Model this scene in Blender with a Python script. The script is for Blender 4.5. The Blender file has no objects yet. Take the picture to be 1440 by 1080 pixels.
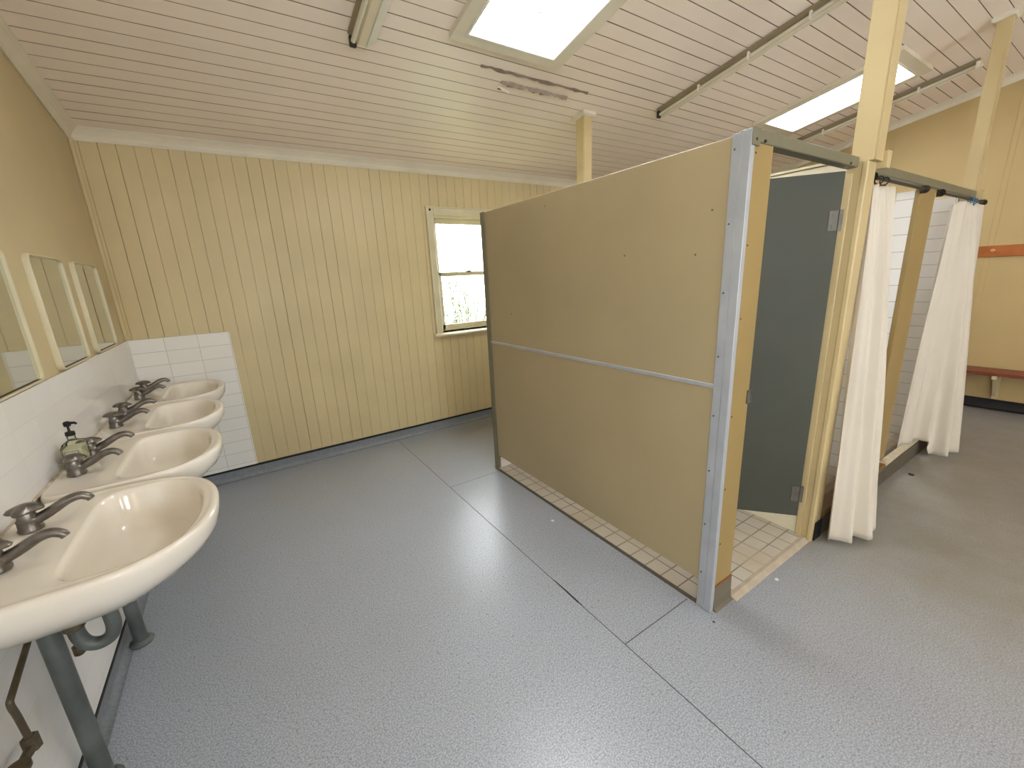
import bpy, bmesh, math, random
from mathutils import Vector, Matrix, noise
random.seed(7)
sc = bpy.context.scene
PI = math.pi

# ------------------------------------------------------------------ camera
yaw, pit, rol, F = 0.574, -0.2538, -0.0479, 582.9504
f_ = Vector((math.sin(yaw)*math.cos(pit), math.cos(yaw)*math.cos(pit), math.sin(pit)))
r_ = Vector((math.cos(yaw), -math.sin(yaw), 0)); u_ = r_.cross(f_)
r2 = r_*math.cos(rol) + u_*math.sin(rol); u2 = -r_*math.sin(rol) + u_*math.cos(rol)
cam = bpy.data.cameras.new('camera'); co = bpy.data.objects.new('camera', cam)
sc.collection.objects.link(co); sc.camera = co
M4 = Matrix((( r2.x, u2.x, -f_.x, .6839), (r2.y, u2.y, -f_.y, -3.9684), (r2.z, u2.z, -f_.z, 1.55), (0, 0, 0, 1)))
co.matrix_world = M4
cam.sensor_fit = 'HORIZONTAL'; cam.sensor_width = 36; cam.lens = F/1440*36; cam.clip_start = .02

# ------------------------------------------------------------------ view
sc.view_settings.view_transform = 'Standard'; sc.view_settings.look = 'None'
sc.view_settings.gamma = 1; sc.view_settings.use_curve_mapping = False
sc.view_settings.exposure = 0.32
sc.cycles.max_bounces = 12; sc.cycles.diffuse_bounces = 7
sc.cycles.sample_clamp_indirect = 4

# ------------------------------------------------------------------ world
w = bpy.data.worlds.new('world'); sc.world = w; w.use_nodes = True
bg = w.node_tree.nodes['Background']; bg.inputs[0].default_value = (.93, .97, 1, 1); bg.inputs[1].default_value = 12.0

def area(name, loc, rot, sx, sy, power, col=(1, 1, 1)):
    l = bpy.data.lights.new(name, 'AREA'); l.shape = 'RECTANGLE'; l.size = sx; l.size_y = sy
    l.energy = power; l.color = col
    o = bpy.data.objects.new(name, l); sc.collection.objects.link(o); o.location = loc; o.rotation_euler = rot
    return o
SKY_E = 30.0         # radiance of the two daylit skylight diffusers
# added fill light at unseen, made-up window openings behind the camera
area('fill_rear_left', (1.5, -7.66, 1.85), (PI/2+.35, 0, 0), 1.3, 1.2, 16, (.9, .95, 1))
area('fill_rear_right', (4.6, -7.66, 1.85), (PI/2+.35, 0, 0), 1.3, 1.2, 8, (.95, .97, 1))
# and more fill at an unseen opening added in the left wall
area('fill_side', (-.06, -4.95, 1.75), (PI/2+.30, 0, -PI/2), 0.9, 1.1, 16, (.86, .93, 1))

# ------------------------------------------------------------------ constants of the room
H0, S = 2.5143, .1853
ZC = H0 + .06
XW, YB = 7.0, -7.6
XP = 2.269
def zc(y): return ZC - S*y

# ------------------------------------------------------------------ materials
def srgb(r, g, b):
    f = lambda c: ((c/255+.055)/1.055)**2.4 if c/255 > .04045 else c/255/12.92
    return (f(r), f(g), f(b), 1)
def mat(name, col, rough=.5, metal=0, noise_amt=.06, nscale=6, bump=0, bscale=80, spec=.5, col2=None, coat=0, trans=0, ior=1.45, sub=0):
    m = bpy.data.materials.new(name); m.use_nodes = True
    nt = m.node_tree; b = nt.nodes['Principled BSDF']
    c1 = srgb(*col); c2 = srgb(*col2) if col2 else tuple([max(0, c*(1-noise_amt*2)) for c in c1[:3]]+[1])
    tc = nt.nodes.new('ShaderNodeTexCoord')
    n = nt.nodes.new('ShaderNodeTexNoise'); n.inputs['Scale'].default_value = nscale; n.inputs['Detail'].default_value = 5
    nt.links.new(tc.outputs['Object'], n.inputs['Vector'])
    mx = nt.nodes.new('ShaderNodeMix'); mx.data_type = 'RGBA'
    rp = nt.nodes.new('ShaderNodeMapRange'); rp.inputs[1].default_value = .35; rp.inputs[2].default_value = .7
    nt.links.new(n.outputs['Fac'], rp.inputs[0]); nt.links.new(rp.outputs[0], mx.inputs[0])
    mx.inputs[6].default_value = c1; mx.inputs[7].default_value = c2
    nt.links.new(mx.outputs[2], b.inputs['Base Color'])
    b.inputs['Roughness'].default_value = rough; b.inputs['Metallic'].default_value = metal
    b.inputs['Specular IOR Level'].default_value = spec; b.inputs['Coat Weight'].default_value = coat
    b.inputs['Transmission Weight'].default_value = trans; b.inputs['IOR'].default_value = ior
    if bump:
        n2 = nt.nodes.new('ShaderNodeTexNoise'); n2.inputs['Scale'].default_value = bscale
        nt.links.new(tc.outputs['Object'], n2.inputs['Vector'])
        bp = nt.nodes.new('ShaderNodeBump'); bp.inputs['Strength'].default_value = bump; bp.inputs['Distance'].default_value = .002
        nt.links.new(n2.outputs['Fac'], bp.inputs['Height']); nt.links.new(bp.outputs[0], b.inputs['Normal'])
    return m
def tile_mat(name, axes, tw, th, off, col, grout, rough=.12, mortar=.0025, dirt=None):
    """ stack-bond tiles; axes picks which object axes run across and up the tiles """
    m = bpy.data.materials.new(name); m.use_nodes = True; nt = m.node_tree; b = nt.nodes['Principled BSDF']
    tc = nt.nodes.new('ShaderNodeTexCoord'); sp = nt.nodes.new('ShaderNodeSeparateXYZ'); cb = nt.nodes.new('ShaderNodeCombineXYZ')
    nt.links.new(tc.outputs['Object'], sp.inputs[0])
    for i, a in enumerate(axes):
        ad = nt.nodes.new('ShaderNodeMath'); ad.operation = 'ADD'; ad.inputs[1].default_value = off[i]
        nt.links.new(sp.outputs['XYZ'.index(a)], ad.inputs[0]); nt.links.new(ad.outputs[0], cb.inputs[i])
    br = nt.nodes.new('ShaderNodeTexBrick'); br.offset = 0; br.squash = 1
    br.inputs['Scale'].default_value = 1; br.inputs['Mortar Size'].default_value = mortar; br.inputs['Mortar Smooth'].default_value = .1
    br.inputs['Brick Width'].default_value = tw; br.inputs['Row Height'].default_value = th
    br.inputs['Color1'].default_value = srgb(*col); br.inputs['Color2'].default_value = srgb(*[c-5 for c in col]); br.inputs['Mortar'].default_value = srgb(*grout)
    nt.links.new(cb.outputs[0], br.inputs['Vector'])
    out = br.outputs['Color']
    if dirt:
        n = nt.nodes.new('ShaderNodeTexNoise'); n.inputs['Scale'].default_value = 3; n.inputs['Detail'].default_value = 8
        nt.links.new(tc.outputs['Object'], n.inputs['Vector'])
        rp = nt.nodes.new('ShaderNodeMapRange'); rp.inputs[1].default_value = .45; rp.inputs[2].default_value = .75
        mx = nt.nodes.new('ShaderNodeMix'); mx.data_type = 'RGBA'; mx.inputs[7].default_value = srgb(*dirt)
        nt.links.new(n.outputs['Fac'], rp.inputs[0]); nt.links.new(rp.outputs[0], mx.inputs[0]); nt.links.new(out, mx.inputs[6]); out = mx.outputs[2]
    nt.links.new(out, b.inputs['Base Color'])
    bp = nt.nodes.new('ShaderNodeBump'); bp.invert = True; bp.inputs['Strength'].default_value = .35; bp.inputs['Distance'].default_value = .001
    nt.links.new(br.outputs['Fac'], bp.inputs['Height']); nt.links.new(bp.outputs[0], b.inputs['Normal'])
    b.inputs['Roughness'].default_value = rough
    return m
def emis(name, col, e):
    m = bpy.data.materials.new(name); m.use_nodes = True; b = m.node_tree.nodes['Principled BSDF']
    b.inputs['Base Color'].default_value = (.8, .8, .8, 1); b.inputs['Emission Color'].default_value = col; b.inputs['Emission Strength'].default_value = e
    return m

CREAM = mat('cream_board_paint', (206, 189, 146), .42, nscale=2.2, noise_amt=.05, bump=.15, bscale=40)
CREAM_SMOOTH = mat('cream_wall_paint', (205, 188, 148), .5, nscale=1.5, noise_amt=.05, bump=.2, bscale=120)
CREAM_POST = mat('cream_post_paint', (194, 174, 130), .38, nscale=4, noise_amt=.05, bump=.1, bscale=30)
NIB = mat('tan_fibro_paint', (150, 126, 78), .5, nscale=3, noise_amt=.05)
TRIMCREAM = mat('pale_trim_paint', (214, 205, 172), .35, nscale=5)
PANEL = mat('beige_laminate', (168, 152, 118), .40, nscale=1.6, noise_amt=.05, bump=.08, bscale=260)
CEIL = mat('off_white_ceiling_paint', (247, 234, 221), .33, nscale=1.3, noise_amt=.04, bump=.10, bscale=14)
CORN = mat('cornice_paint', (226, 218, 198), .4, nscale=3)
ALU = mat('satin_aluminium', (180, 184, 190), .42, .35, nscale=8)
RAILGREY = mat('weathered_aluminium', (128, 124, 104), .45, .4, nscale=8)
DOORGREY = mat('dark_grey_green_laminate', (66, 68, 58), .6, nscale=4, bump=.05, bscale=300)
CHROME = mat('dull_chrome', (104, 100, 92), .5, .4, nscale=20, noise_amt=.15)
TAPM = mat('tarnished_chrome', (128, 122, 116), .33, .85, nscale=30, noise_amt=.2)
PIPE = mat('grey_green_pipe_paint', (102, 108, 106), .45, .3, nscale=9, noise_amt=.18)
BRASS = mat('dark_brass_pipe', (104, 94, 76), .45, .6, nscale=20, noise_amt=.2)
CERAM = mat('cream_vitreous_china', (236, 229, 217), .1, nscale=2, noise_amt=.01, coat=.3)
BLACK = mat('black_rubber_strip', (22, 20, 22), .6)
VINYLCOVE = mat('grey_blue_vinyl_cove', (128, 133, 140), .45, nscale=60, noise_amt=.1)
CURT = mat('white_curtain_cloth', (204, 195, 180), .8, nscale=5, noise_amt=.02, bump=.2, bscale=400)
DARKGAP = mat('bare_dark_timber', (92, 76, 66), .8, nscale=40, noise_amt=.2)
WOODRED = mat('red_stained_bench_timber', (128, 62, 40), .4, nscale=9, noise_amt=.12)
WOODOR = mat('varnished_orange_timber', (176, 102, 48), .4, nscale=9, noise_amt=.1)
WHITEP = mat('white_plastic', (235, 232, 222), .4)
LIGHTBODY = mat('cream_light_batten', (226, 214, 186), .3, nscale=8, noise_amt=.04)
TUBEM = mat('unlit_fluorescent_tube', (214, 208, 190), .2)
DARKM = mat('dark_metal', (52, 48, 44), .4, .6)
HOBM = mat('grey_hob_vinyl', (92, 84, 70), .5, nscale=12, noise_amt=.12)
HOBTOP = mat('worn_pale_hob_top', (206, 194, 166), .5, nscale=20, noise_amt=.12)
LEAF = mat('shrub_leaf', (78, 100, 40), .5, nscale=3, noise_amt=.2)
TWIG = mat('shrub_twig', (70, 60, 46), .8)
GRASS = mat('dry_lawn', (170, 172, 120), .9, nscale=2, noise_amt=.15)
BLUEP = mat('blue_plastic', (70, 120, 160), .35)
RIMPAD = mat('sealant', (214, 200, 176), .6, nscale=30, noise_amt=.2)

# mirror
MIRROR = bpy.data.materials.new('mirror_glass'); MIRROR.use_nodes = True
_b = MIRROR.node_tree.nodes['Principled BSDF']; _b.inputs['Metallic'].default_value = 1; _b.inputs['Roughness'].default_value = .03
_b.inputs['Base Color'].default_value = (.72, .74, .68, 1)
# clear window glass
GLASS = bpy.data.materials.new('window_glass'); GLASS.use_nodes = True
nt = GLASS.node_tree; nt.nodes.clear()
_o = nt.nodes.new('ShaderNodeOutputMaterial'); _m = nt.nodes.new('ShaderNodeMixShader'); _t = nt.nodes.new('ShaderNodeBsdfTransparent'); _g = nt.nodes.new('ShaderNodeBsdfGlossy')
_g.inputs['Roughness'].default_value = .02; _m.inputs[0].default_value = .06; _t.inputs[0].default_value = (.97, .98, .97, 1)
nt.links.new(_t.outputs[0], _m.inputs[1]); nt.links.new(_g.outputs[0], _m.inputs[2]); nt.links.new(_m.outputs[0], _o.inputs[0])
# bottle glass
BOTTLE = bpy.data.materials.new('clear_soap_bottle'); BOTTLE.use_nodes = True
nt = BOTTLE.node_tree; nt.nodes.clear()
_o = nt.nodes.new('ShaderNodeOutputMaterial'); _m = nt.nodes.new('ShaderNodeMixShader'); _t = nt.nodes.new('ShaderNodeBsdfTransparent'); _g = nt.nodes.new('ShaderNodeBsdfGlossy'); _l = nt.nodes.new('ShaderNodeLayerWeight')
_l.inputs[0].default_value = .25; _g.inputs['Roughness'].default_value = .05; _t.inputs[0].default_value = (.93, .95, .88, 1)
nt.links.new(_l.outputs['Fresnel'], _m.inputs[0]); nt.links.new(_t.outputs[0], _m.inputs[1]); nt.links.new(_g.outputs[0], _m.inputs[2]); nt.links.new(_m.outputs[0], _o.inputs[0])
SOAP = mat('pale_liquid_soap', (214, 214, 188), .2, trans=0, ior=1.33, noise_amt=.0)
# skylight diffuser: prismatic grid, lit by the sky above
SKYD = bpy.data.materials.new('prismatic_skylight_diffuser'); SKYD.use_nodes = True
nt = SKYD.node_tree; b = nt.nodes['Principled BSDF']; b.inputs['Base Color'].default_value = (.9, .9, .9, 1)
tc = nt.nodes.new('ShaderNodeTexCoord'); br = nt.nodes.new('ShaderNodeTexBrick'); br.offset = 0
br.inputs['Scale'].default_value = 1; br.inputs['Brick Width'].default_value = .0125; br.inputs['Row Height'].default_value = .0125
br.inputs['Mortar Size'].default_value = .0022; br.inputs['Mortar Smooth'].default_value = .3
nt.links.new(tc.outputs['Object'], br.inputs['Vector'])
nz = nt.nodes.new('ShaderNodeTexNoise'); nz.inputs['Scale'].default_value = 26; nz.inputs['Detail'].default_value = 4
nt.links.new(tc.outputs['Object'], nz.inputs['Vector'])
mr = nt.nodes.new('ShaderNodeMapRange'); mr.inputs[1].default_value = .645; mr.inputs[2].default_value = .66; mr.inputs[3].default_value = 1; mr.inputs[4].default_value = .01
nt.links.new(nz.outputs['Fac'], mr.inputs[0])
m1 = nt.nodes.new('ShaderNodeMath'); m1.operation = 'MULTIPLY'; m1.inputs[1].default_value = -.975
nt.links.new(br.outputs['Fac'], m1.inputs[0])
m2 = nt.nodes.new('ShaderNodeMath'); m2.operation = 'ADD'; m2.inputs[1].default_value = 1
nt.links.new(m1.outputs[0], m2.inputs[0])
m3 = nt.nodes.new('ShaderNodeMath'); m3.operation = 'MULTIPLY'; nt.links.new(m2.outputs[0], m3.inputs[0]); nt.links.new(mr.outputs[0], m3.inputs[1])
m4 = nt.nodes.new('ShaderNodeMath'); m4.operation = 'MULTIPLY'; m4.inputs[1].default_value = SKY_E; nt.links.new(m3.outputs[0], m4.inputs[0])
b.inputs['Emission Color'].default_value = (.93, .97, 1, 1); nt.links.new(m4.outputs[0], b.inputs['Emission Strength'])
# speckled safety vinyl
FLOOR = bpy.data.materials.new('speckled_grey_safety_vinyl'); FLOOR.use_nodes = True
nt = FLOOR.node_tree; b = nt.nodes['Principled BSDF']; tc = nt.nodes.new('ShaderNodeTexCoord')
def nnode(scale, detail=2, rough=.5):
    n = nt.nodes.new('ShaderNodeTexNoise'); n.inputs['Scale'].default_value = scale; n.inputs['Detail'].default_value = detail; n.inputs['Roughness'].default_value = rough
    nt.links.new(tc.outputs['Object'], n.inputs['Vector']); return n
def ramp(src, a, b_, lo=0., hi=1.):
    r = nt.nodes.new('ShaderNodeMapRange'); r.inputs[1].default_value = a; r.inputs[2].default_value = b_; r.inputs[3].default_value = lo; r.inputs[4].default_value = hi
    nt.links.new(src, r.inputs[0]); return r.outputs[0]
def mixc(fac, a, b_):
    m = nt.nodes.new('ShaderNodeMix'); m.data_type = 'RGBA'; nt.links.new(fac, m.inputs[0])
    for s, v in ((6, a), (7, b_)):
        if isinstance(v, tuple): m.inputs[s].default_value = v
        else: nt.links.new(v, m.inputs[s])
    return m.outputs[2]
sp1 = nnode(170, 3, .7); sp2 = nnode(95, 3, .7); big = nnode(1.1, 6, .6); mid = nnode(5, 6, .65)
c = mixc(ramp(sp1.outputs['Fac'], .42, .60), srgb(138, 145, 156), srgb(184, 189, 198))
c = mixc(ramp(sp2.outputs['Fac'], .60, .68), c, srgb(104, 108, 112))
# ingrained brown dirt on the much-walked strip in front of the showers
sx = nt.nodes.new('ShaderNodeSeparateXYZ'); nt.links.new(tc.outputs['Object'], sx.inputs[0])
dx = ramp(sx.outputs[0], 2.2, 3.4); mm = nt.nodes.new('ShaderNodeMath'); mm.operation = 'MULTIPLY'
nt.links.new(dx, mm.inputs[0]); nt.links.new(ramp(mid.outputs['Fac'], .2, .8, .45, .85), mm.inputs[1])
c = mixc(mm.outputs[0], c, srgb(124, 113, 90))
mb = ramp(big.outputs['Fac'], .3, .8, 0, .25); c = mixc(mb, c, srgb(126, 126, 122))
nt.links.new(c, b.inputs['Base Color'])
nt.links.new(ramp(mid.outputs['Fac'], .2, .8, .285, .33), b.inputs['Roughness'])
bp_ = nt.nodes.new('ShaderNodeBump'); bp_.inputs['Strength'].default_value = .25; bp_.inputs['Distance'].default_value = .0008
nt.links.new(sp2.outputs['Fac'], bp_.inputs['Height']); nt.links.new(bp_.outputs[0], b.inputs['Normal'])

TILE_L = tile_mat('white_wall_tile_side', 'YZ', .2, .1, (.0, .066), (240, 238, 236), (233, 231, 227), mortar=.002)
TILE_B = tile_mat('white_wall_tile_end', 'XZ', .2, .1, (-.01, .066), (238, 236, 230), (206, 201, 192), mortar=.0022)
TILE_X = tile_mat('white_shower_tile_across', 'YZ', .2, .1, (.0, .016), (236, 233, 228), (190, 183, 172))
TILE_Y = tile_mat('white_shower_tile_rear', 'XZ', .2, .1, (.0, .016), (236, 233, 228), (190, 183, 172))
TILE_F = tile_mat('small_beige_floor_tile', 'XY', .1, .1, (.03, .03), (192, 184, 170), (126, 114, 98), rough=.35, mortar=.004, dirt=(176, 160, 134))

# ------------------------------------------------------------------ helpers
def bx(bm, x0, x1, y0, y1, z0, z1, bev=0, seg=1):
    r = bmesh.ops.create_cube(bm, size=1)
    for v in r['verts']:
        v.co = Vector(((x0+x1)/2 + v.co.x*(x1-x0), (y0+y1)/2 + v.co.y*(y1-y0), (z0+z1)/2 + v.co.z*(z1-z0)))
    if bev:
        es = list({e for v in r['verts'] for e in v.link_edges})
        bmesh.ops.bevel(bm, geom=es, offset=bev, segments=seg, affect='EDGES', profile=.6)
def prism(bm, pts, vec, close=True):
    """ polygon pts swept along vec """
    v = Vector(vec); a = [bm.verts.new(p) for p in pts]; b = [bm.verts.new(Vector(p)+v) for p in pts]
    n = len(pts)
    for i in range(n): bm.faces.new((a[i], a[(i+1) % n], b[(i+1) % n], b[i]))
    bm.faces.new(a[::-1]); bm.faces.new(b)
def tube(bm, pts, r, n=14, cap=True):
    """ tube through pts; r a number or one radius per point """
    pts = [Vector(p) for p in pts]; rr = r if isinstance(r, (list, tuple)) else [r]*len(pts)
    t = [(pts[min(i+1, len(pts)-1)]-pts[max(i-1, 0)]).normalized() for i in range(len(pts))]
    a = Vector((0, 0, 1)) if abs(t[0].z) < .9 else Vector((1, 0, 0))
    nrm = (a - t[0]*a.dot(t[0])).normalized(); rings = []
    for i, p in enumerate(pts):
        nrm = (nrm - t[i]*nrm.dot(t[i])).normalized(); bn = t[i].cross(nrm)
        rings.append([bm.verts.new(p + (nrm*math.cos(2*PI*k/n) + bn*math.sin(2*PI*k/n))*rr[i]) for k in range(n)])
    for i in range(len(rings)-1):
        for k in range(n): bm.faces.new((rings[i][k], rings[i][(k+1) % n], rings[i+1][(k+1) % n], rings[i+1][k]))
    if cap: bm.faces.new(rings[0][::-1]); bm.faces.new(rings[-1])
def lathe(bm, prof, c=(0, 0, 0), n=24, mod=None, sy=1):
    c = Vector(c); rings = []
    for j, (r, z) in enumerate(prof):
        ring = []
        for k in range(n):
            a = 2*PI*k/n; rr = r*(mod(a, j) if mod else 1)
            ring.append(bm.verts.new(c + Vector((rr*math.cos(a), rr*math.sin(a)*sy, z))))
        rings.append(ring)
    for i in range(len(rings)-1):
        for k in range(n): bm.faces.new((rings[i][k], rings[i][(k+1) % n], rings[i+1][(k+1) % n], rings[i+1][k]))
    bm.faces.new(rings[0][::-1]); bm.faces.new(rings[-1])
def smooth_path(pts, k=6):
    P = [Vector(p) for p in pts]; out = []
    for i in range(len(P)-1):
        p0 = P[max(i-1, 0)]; p1 = P[i]; p2 = P[i+1]; p3 = P[min(i+2, len(P)-1)]
        for j in range(k):
            t = j/k; out.append(.5*((2*p1) + (p2-p0)*t + (2*p0-5*p1+4*p2-p3)*t*t + (3*p1-p0-3*p2+p3)*t**3))
    return out + [P[-1]]
def obj(name, bm, m, parent=None, smooth=False, origin=None):
    bmesh.ops.recalc_face_normals(bm, faces=bm.faces)
    me = bpy.data.meshes.new(name)
    if origin is not None:
        bmesh.ops.translate(bm, verts=bm.verts, vec=-Vector(origin))
    bm.to_mesh(me); bm.free()
    for mm_ in (m if isinstance(m, (list, tuple)) else [m]): me.materials.append(mm_)
    if smooth:
        for p in me.polygons: p.use_smooth = True
        if smooth != 'all':
            me.set_sharp_from_angle(angle=math.radians(38))
    o = bpy.data.objects.new(name, me); sc.collection.objects.link(o)
    if origin is not None: o.location = origin
    if parent is not None:
        o.parent = parent
    return o
def B(): return bmesh.new()
def structure(o): o['kind'] = 'structure'; return o
def thing(name, label, cat, loc=(0, 0, 0), group=None):
    o = bpy.data.objects.new(name, None); sc.collection.objects.link(o); o.location = loc
    o.empty_display_size = .1
    o['label'] = label; o['category'] = cat
    if group: o['group'] = group
    return o
def tag(o, label, cat, group=None):
    o['label'] = label; o['category'] = cat
    if group: o['group'] = group
    return o
def kid(o, root):
    """ parts are built in world coordinates; this hangs them under a root that stands somewhere """
    o.parent = root; o.matrix_parent_inverse = Matrix.Translation(-Vector(root.location)); return o
def dup(root, delta):
    r = root.copy(); sc.collection.objects.link(r); r.location = Vector(root.location)+Vector(delta)
    def rec(src, dst):
        for ch in list(src.children):
            c = ch.copy(); sc.collection.objects.link(c); c.parent = dst; rec(ch, c)
    rec(root, r)
    return r

# ================================================================== SETTING
# floor
bm = B(); bx(bm, -.1, XW+.1, YB-.1, .1, -.06, 0); floor = structure(obj('floor', bm, FLOOR))
SEAM = mat('dark_floor_seam', (74, 74, 78), .6)
bm = B(); bx(bm, 1.8245, 1.8275, YB, -.045, .0002, .0012); kid(obj('floor_seam', bm, SEAM), floor)
bm = B(); bx(bm, 1.8275, 2.262, -2.998, -2.995, .0002, .0012); kid(obj('floor_seam', bm, SEAM), floor)
bm = B(); bx(bm, 1.8275, 2.262, -1.258, -1.256, .0002, .001); kid(obj('floor_seam', bm, SEAM), floor)
bm = B(); prism(bm, [(1.8225, -2.70, .0002), (1.8225+.004, -2.50, .0002), (1.8295, -2.52, .0002), (1.8315, -2.62, .0002), (1.829, -2.73, .0002)], (0, 0, .0014))
kid(obj('seam_gap', bm, BLACK), floor)
# tiled wet area under cubicle and showers
bm = B(); bx(bm, XP+.012, 5.5, -3.10, -1.16, .0, .014); 
tf = kid(obj('wet_area_tiles', bm, TILE_F), floor)
bm = B(); prism(bm, [(2.43, -3.145, .001), (2.43, -3.10, .001), (2.43, -3.10, .0145), (2.43, -3.118, .0145)], (.765, 0, 0))
kid(obj('bevelled_threshold', bm, mat('beige_threshold_grout', (176, 162, 142), .6, noise_amt=.08, nscale=20)), floor)
bm = B(); bx(bm, XP+.002, XP+.0115, -3.10, -1.21, .0, .015); kid(obj('edge_strip', bm, mat('brown_edge_strip', (96, 88, 76), .5)), floor)

# tongue and groove boards
def board_v(bm, x0, x1, z0, z1, g=.001, ch=.0018, t=.018, y=0):
    prism(bm, [(x0+g, y+t, z0), (x0+g, y+ch, z0), (x0+g+ch, y, z0), (x1-g-ch, y, z0), (x1-g, y+ch, z0), (x1-g, y+t, z0)], (0, 0, z1-z0))
WX0, WX1, WZ0, WZ1 = 2.43, 3.17, 1.04, 2.15      # window opening
bm = B(); p = .0915; x = .129 - 2*p
bx(bm, -.1, WX0, .018, .12, 0, 3); bx(bm, WX1, XW+.1, .018, .12, 0, 3); bx(bm, WX0, WX1, .018, .12, 0, WZ0); bx(bm, WX0, WX1, .018, .12, WZ1, 3)
while x < XW:
    a, b2 = max(x, 0), min(x+p, XW)
    if b2-a > .02:
        g = random.choice((.0004, .0006, .0008, .0014))
        if b2 <= WX0 or a >= WX1: board_v(bm, a, b2, .1, 2.56, g)
        else:
            board_v(bm, a, b2, .1, WZ0, g); board_v(bm, a, b2, WZ1, 2.56, g)
    x += p
wall_back = structure(obj('wall_back', bm, CREAM))
bm = B(); bx(bm, .012, .6181, -.008, 0, .1, 1.2355, .002); kid(obj('end_tiling', bm, TILE_B), wall_back)
# left wall, cover strip, tiles
bm = B(); bx(bm, -.1, 0, YB, -5.42, 0, 4.2); bx(bm, -.1, 0, -4.48, 0, 0, 4.2); bx(bm, -.1, 0, -5.42, -4.48, 0, 1.18); bx(bm, -.1, 0, -5.42, -4.48, 2.32, 4.2); wall_left = structure(obj('wall_left', bm, CREAM_SMOOTH))  # the opening behind the camera is added, for the side fill
bm = B(); bx(bm, 0, .012, -4.40, 0, .1, 1.2355, .002); kid(obj('side_tiling', bm, TILE_L), wall_left)
bm = B(); bx(bm, 0, .022, -.022, 0, 1.2355, 2.53, .004); structure(obj('trim_1', bm, CREAM))
# right wall, boards barely showing
bm = B(); bx(bm, XW, XW+.1, YB, 0, 0, 4.2)
CREAM_WARMCAST = mat('warm_cast_cream_paint', (192, 168, 118), .55, nscale=1.5, noise_amt=.05, bump=.2, bscale=120)  # same cream paint, the warmer, dimmer cast there put into its colour
wall_right = structure(obj('wall_right', bm, CREAM_WARMCAST))
bm = B()
y = -.3
while y > YB: bx(bm, XW-.004, XW, y-.02, y+.02, .1, zc(y)-.06, .0015); y -= .9
kid(obj('joint_cover', bm, CREAM_WARMCAST), wall_right)
# wall behind the camera with two unseen openings added for the fill light
bm = B()
cuts = [(-.1, .85), (2.15, 3.95), (5.25, XW+.1)]
for a, b2 in cuts: bx(bm, a, b2, YB-.1, YB, 0, 4.2)
for a, b2 in ((.85, 2.15), (3.95, 5.25)): bx(bm, a, b2, YB-.1, YB, 0, 1.25); bx(bm, a, b2, YB-.1, YB, 2.45, 4.2)
structure(obj('wall_front', bm, CREAM_SMOOTH))
for i, (a, b2) in enumerate(((.85, 2.15), (3.95, 5.25))):
    bm = B()
    for q in ((a-.06, a, 1.19, 2.51), (b2, b2+.06, 1.19, 2.51), (a, b2, 1.19, 1.25), (a, b2, 2.45, 2.51)): bx(bm, q[0], q[1], YB, YB+.03, q[2], q[3], .004)
    bx(bm, a, b2, YB-.06, YB-.03, 1.83, 1.87)
    structure(obj('window_%d' % (i+2), bm, TRIMCREAM))  # unseen frames round the openings added for the fill

# ceiling of boards running across, sloping up away from the rear wall, with two skylight holes
SKX = [(1.96, 2.68), (5.14, 5.80)]; SKY0, SKY1 = -2.60, -1.59
GLX = [(2.02, 2.612), (5.20, 5.735)]; GY0, GY1 = -2.545, -1.640
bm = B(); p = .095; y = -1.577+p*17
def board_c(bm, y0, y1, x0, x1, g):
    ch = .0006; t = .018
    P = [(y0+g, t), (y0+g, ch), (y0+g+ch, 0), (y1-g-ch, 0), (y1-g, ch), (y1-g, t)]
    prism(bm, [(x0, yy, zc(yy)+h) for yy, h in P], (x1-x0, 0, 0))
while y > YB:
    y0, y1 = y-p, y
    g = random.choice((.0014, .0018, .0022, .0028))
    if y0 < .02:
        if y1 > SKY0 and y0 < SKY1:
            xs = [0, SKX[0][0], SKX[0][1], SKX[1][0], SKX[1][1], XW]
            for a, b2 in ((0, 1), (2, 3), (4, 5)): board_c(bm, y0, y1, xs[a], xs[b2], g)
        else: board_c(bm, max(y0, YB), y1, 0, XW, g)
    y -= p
# backing above the boards
def slab(bm, x0, x1, y0, y1, h0, h1):
    prism(bm, [(x0, y0, zc(y0)+h0), (x0, y1, zc(y1)+h0), (x0, y1, zc(y1)+h1), (x0, y0, zc(y0)+h1)], (x1-x0, 0, 0))
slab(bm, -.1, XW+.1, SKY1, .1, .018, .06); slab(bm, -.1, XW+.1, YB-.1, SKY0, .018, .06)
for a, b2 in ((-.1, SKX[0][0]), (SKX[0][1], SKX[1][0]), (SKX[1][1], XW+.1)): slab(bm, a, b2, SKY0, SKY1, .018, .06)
ceiling = structure(obj('ceiling', bm, [CEIL, mat('shaded_board_edge', (156, 140, 118), .8)]))
for pl in ceiling.data.polygons:          # shade of the gaps put into the colour of board edges and backing
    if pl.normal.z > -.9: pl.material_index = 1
# split and sagging paint along two boards
def peel(name, pts, m, wid, drop):
    bm = B(); up = []; lo = []; dn = []
    for i, (x, y) in enumerate(pts):
        wv = wid*(.25+.75*abs(math.sin(PI*2.5*i/(len(pts)-1)+.3)))*random.uniform(.5, 1.4)
        up.append(bm.verts.new((x, y+wv, zc(y+wv)-.001))); lo.append(bm.verts.new((x, y-wv*.3, zc(y)-.001)))
        dn.append(bm.verts.new((x, y+wv*.2, zc(y)-drop*random.uniform(.5, 1))))
    for i in range(len(pts)-1):
        bm.faces.new((up[i], up[i+1], dn[i+1], dn[i])); bm.faces.new((dn[i], dn[i+1], lo[i+1], lo[i])); bm.faces.new((lo[i], lo[i+1], up[i+1], up[i]))
    bm.faces.new((up[0], dn[0], lo[0])); bm.faces.new((up[-1], lo[-1], dn[-1]))
    return kid(obj(name, bm, m), ceiling)
N = 26
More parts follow.
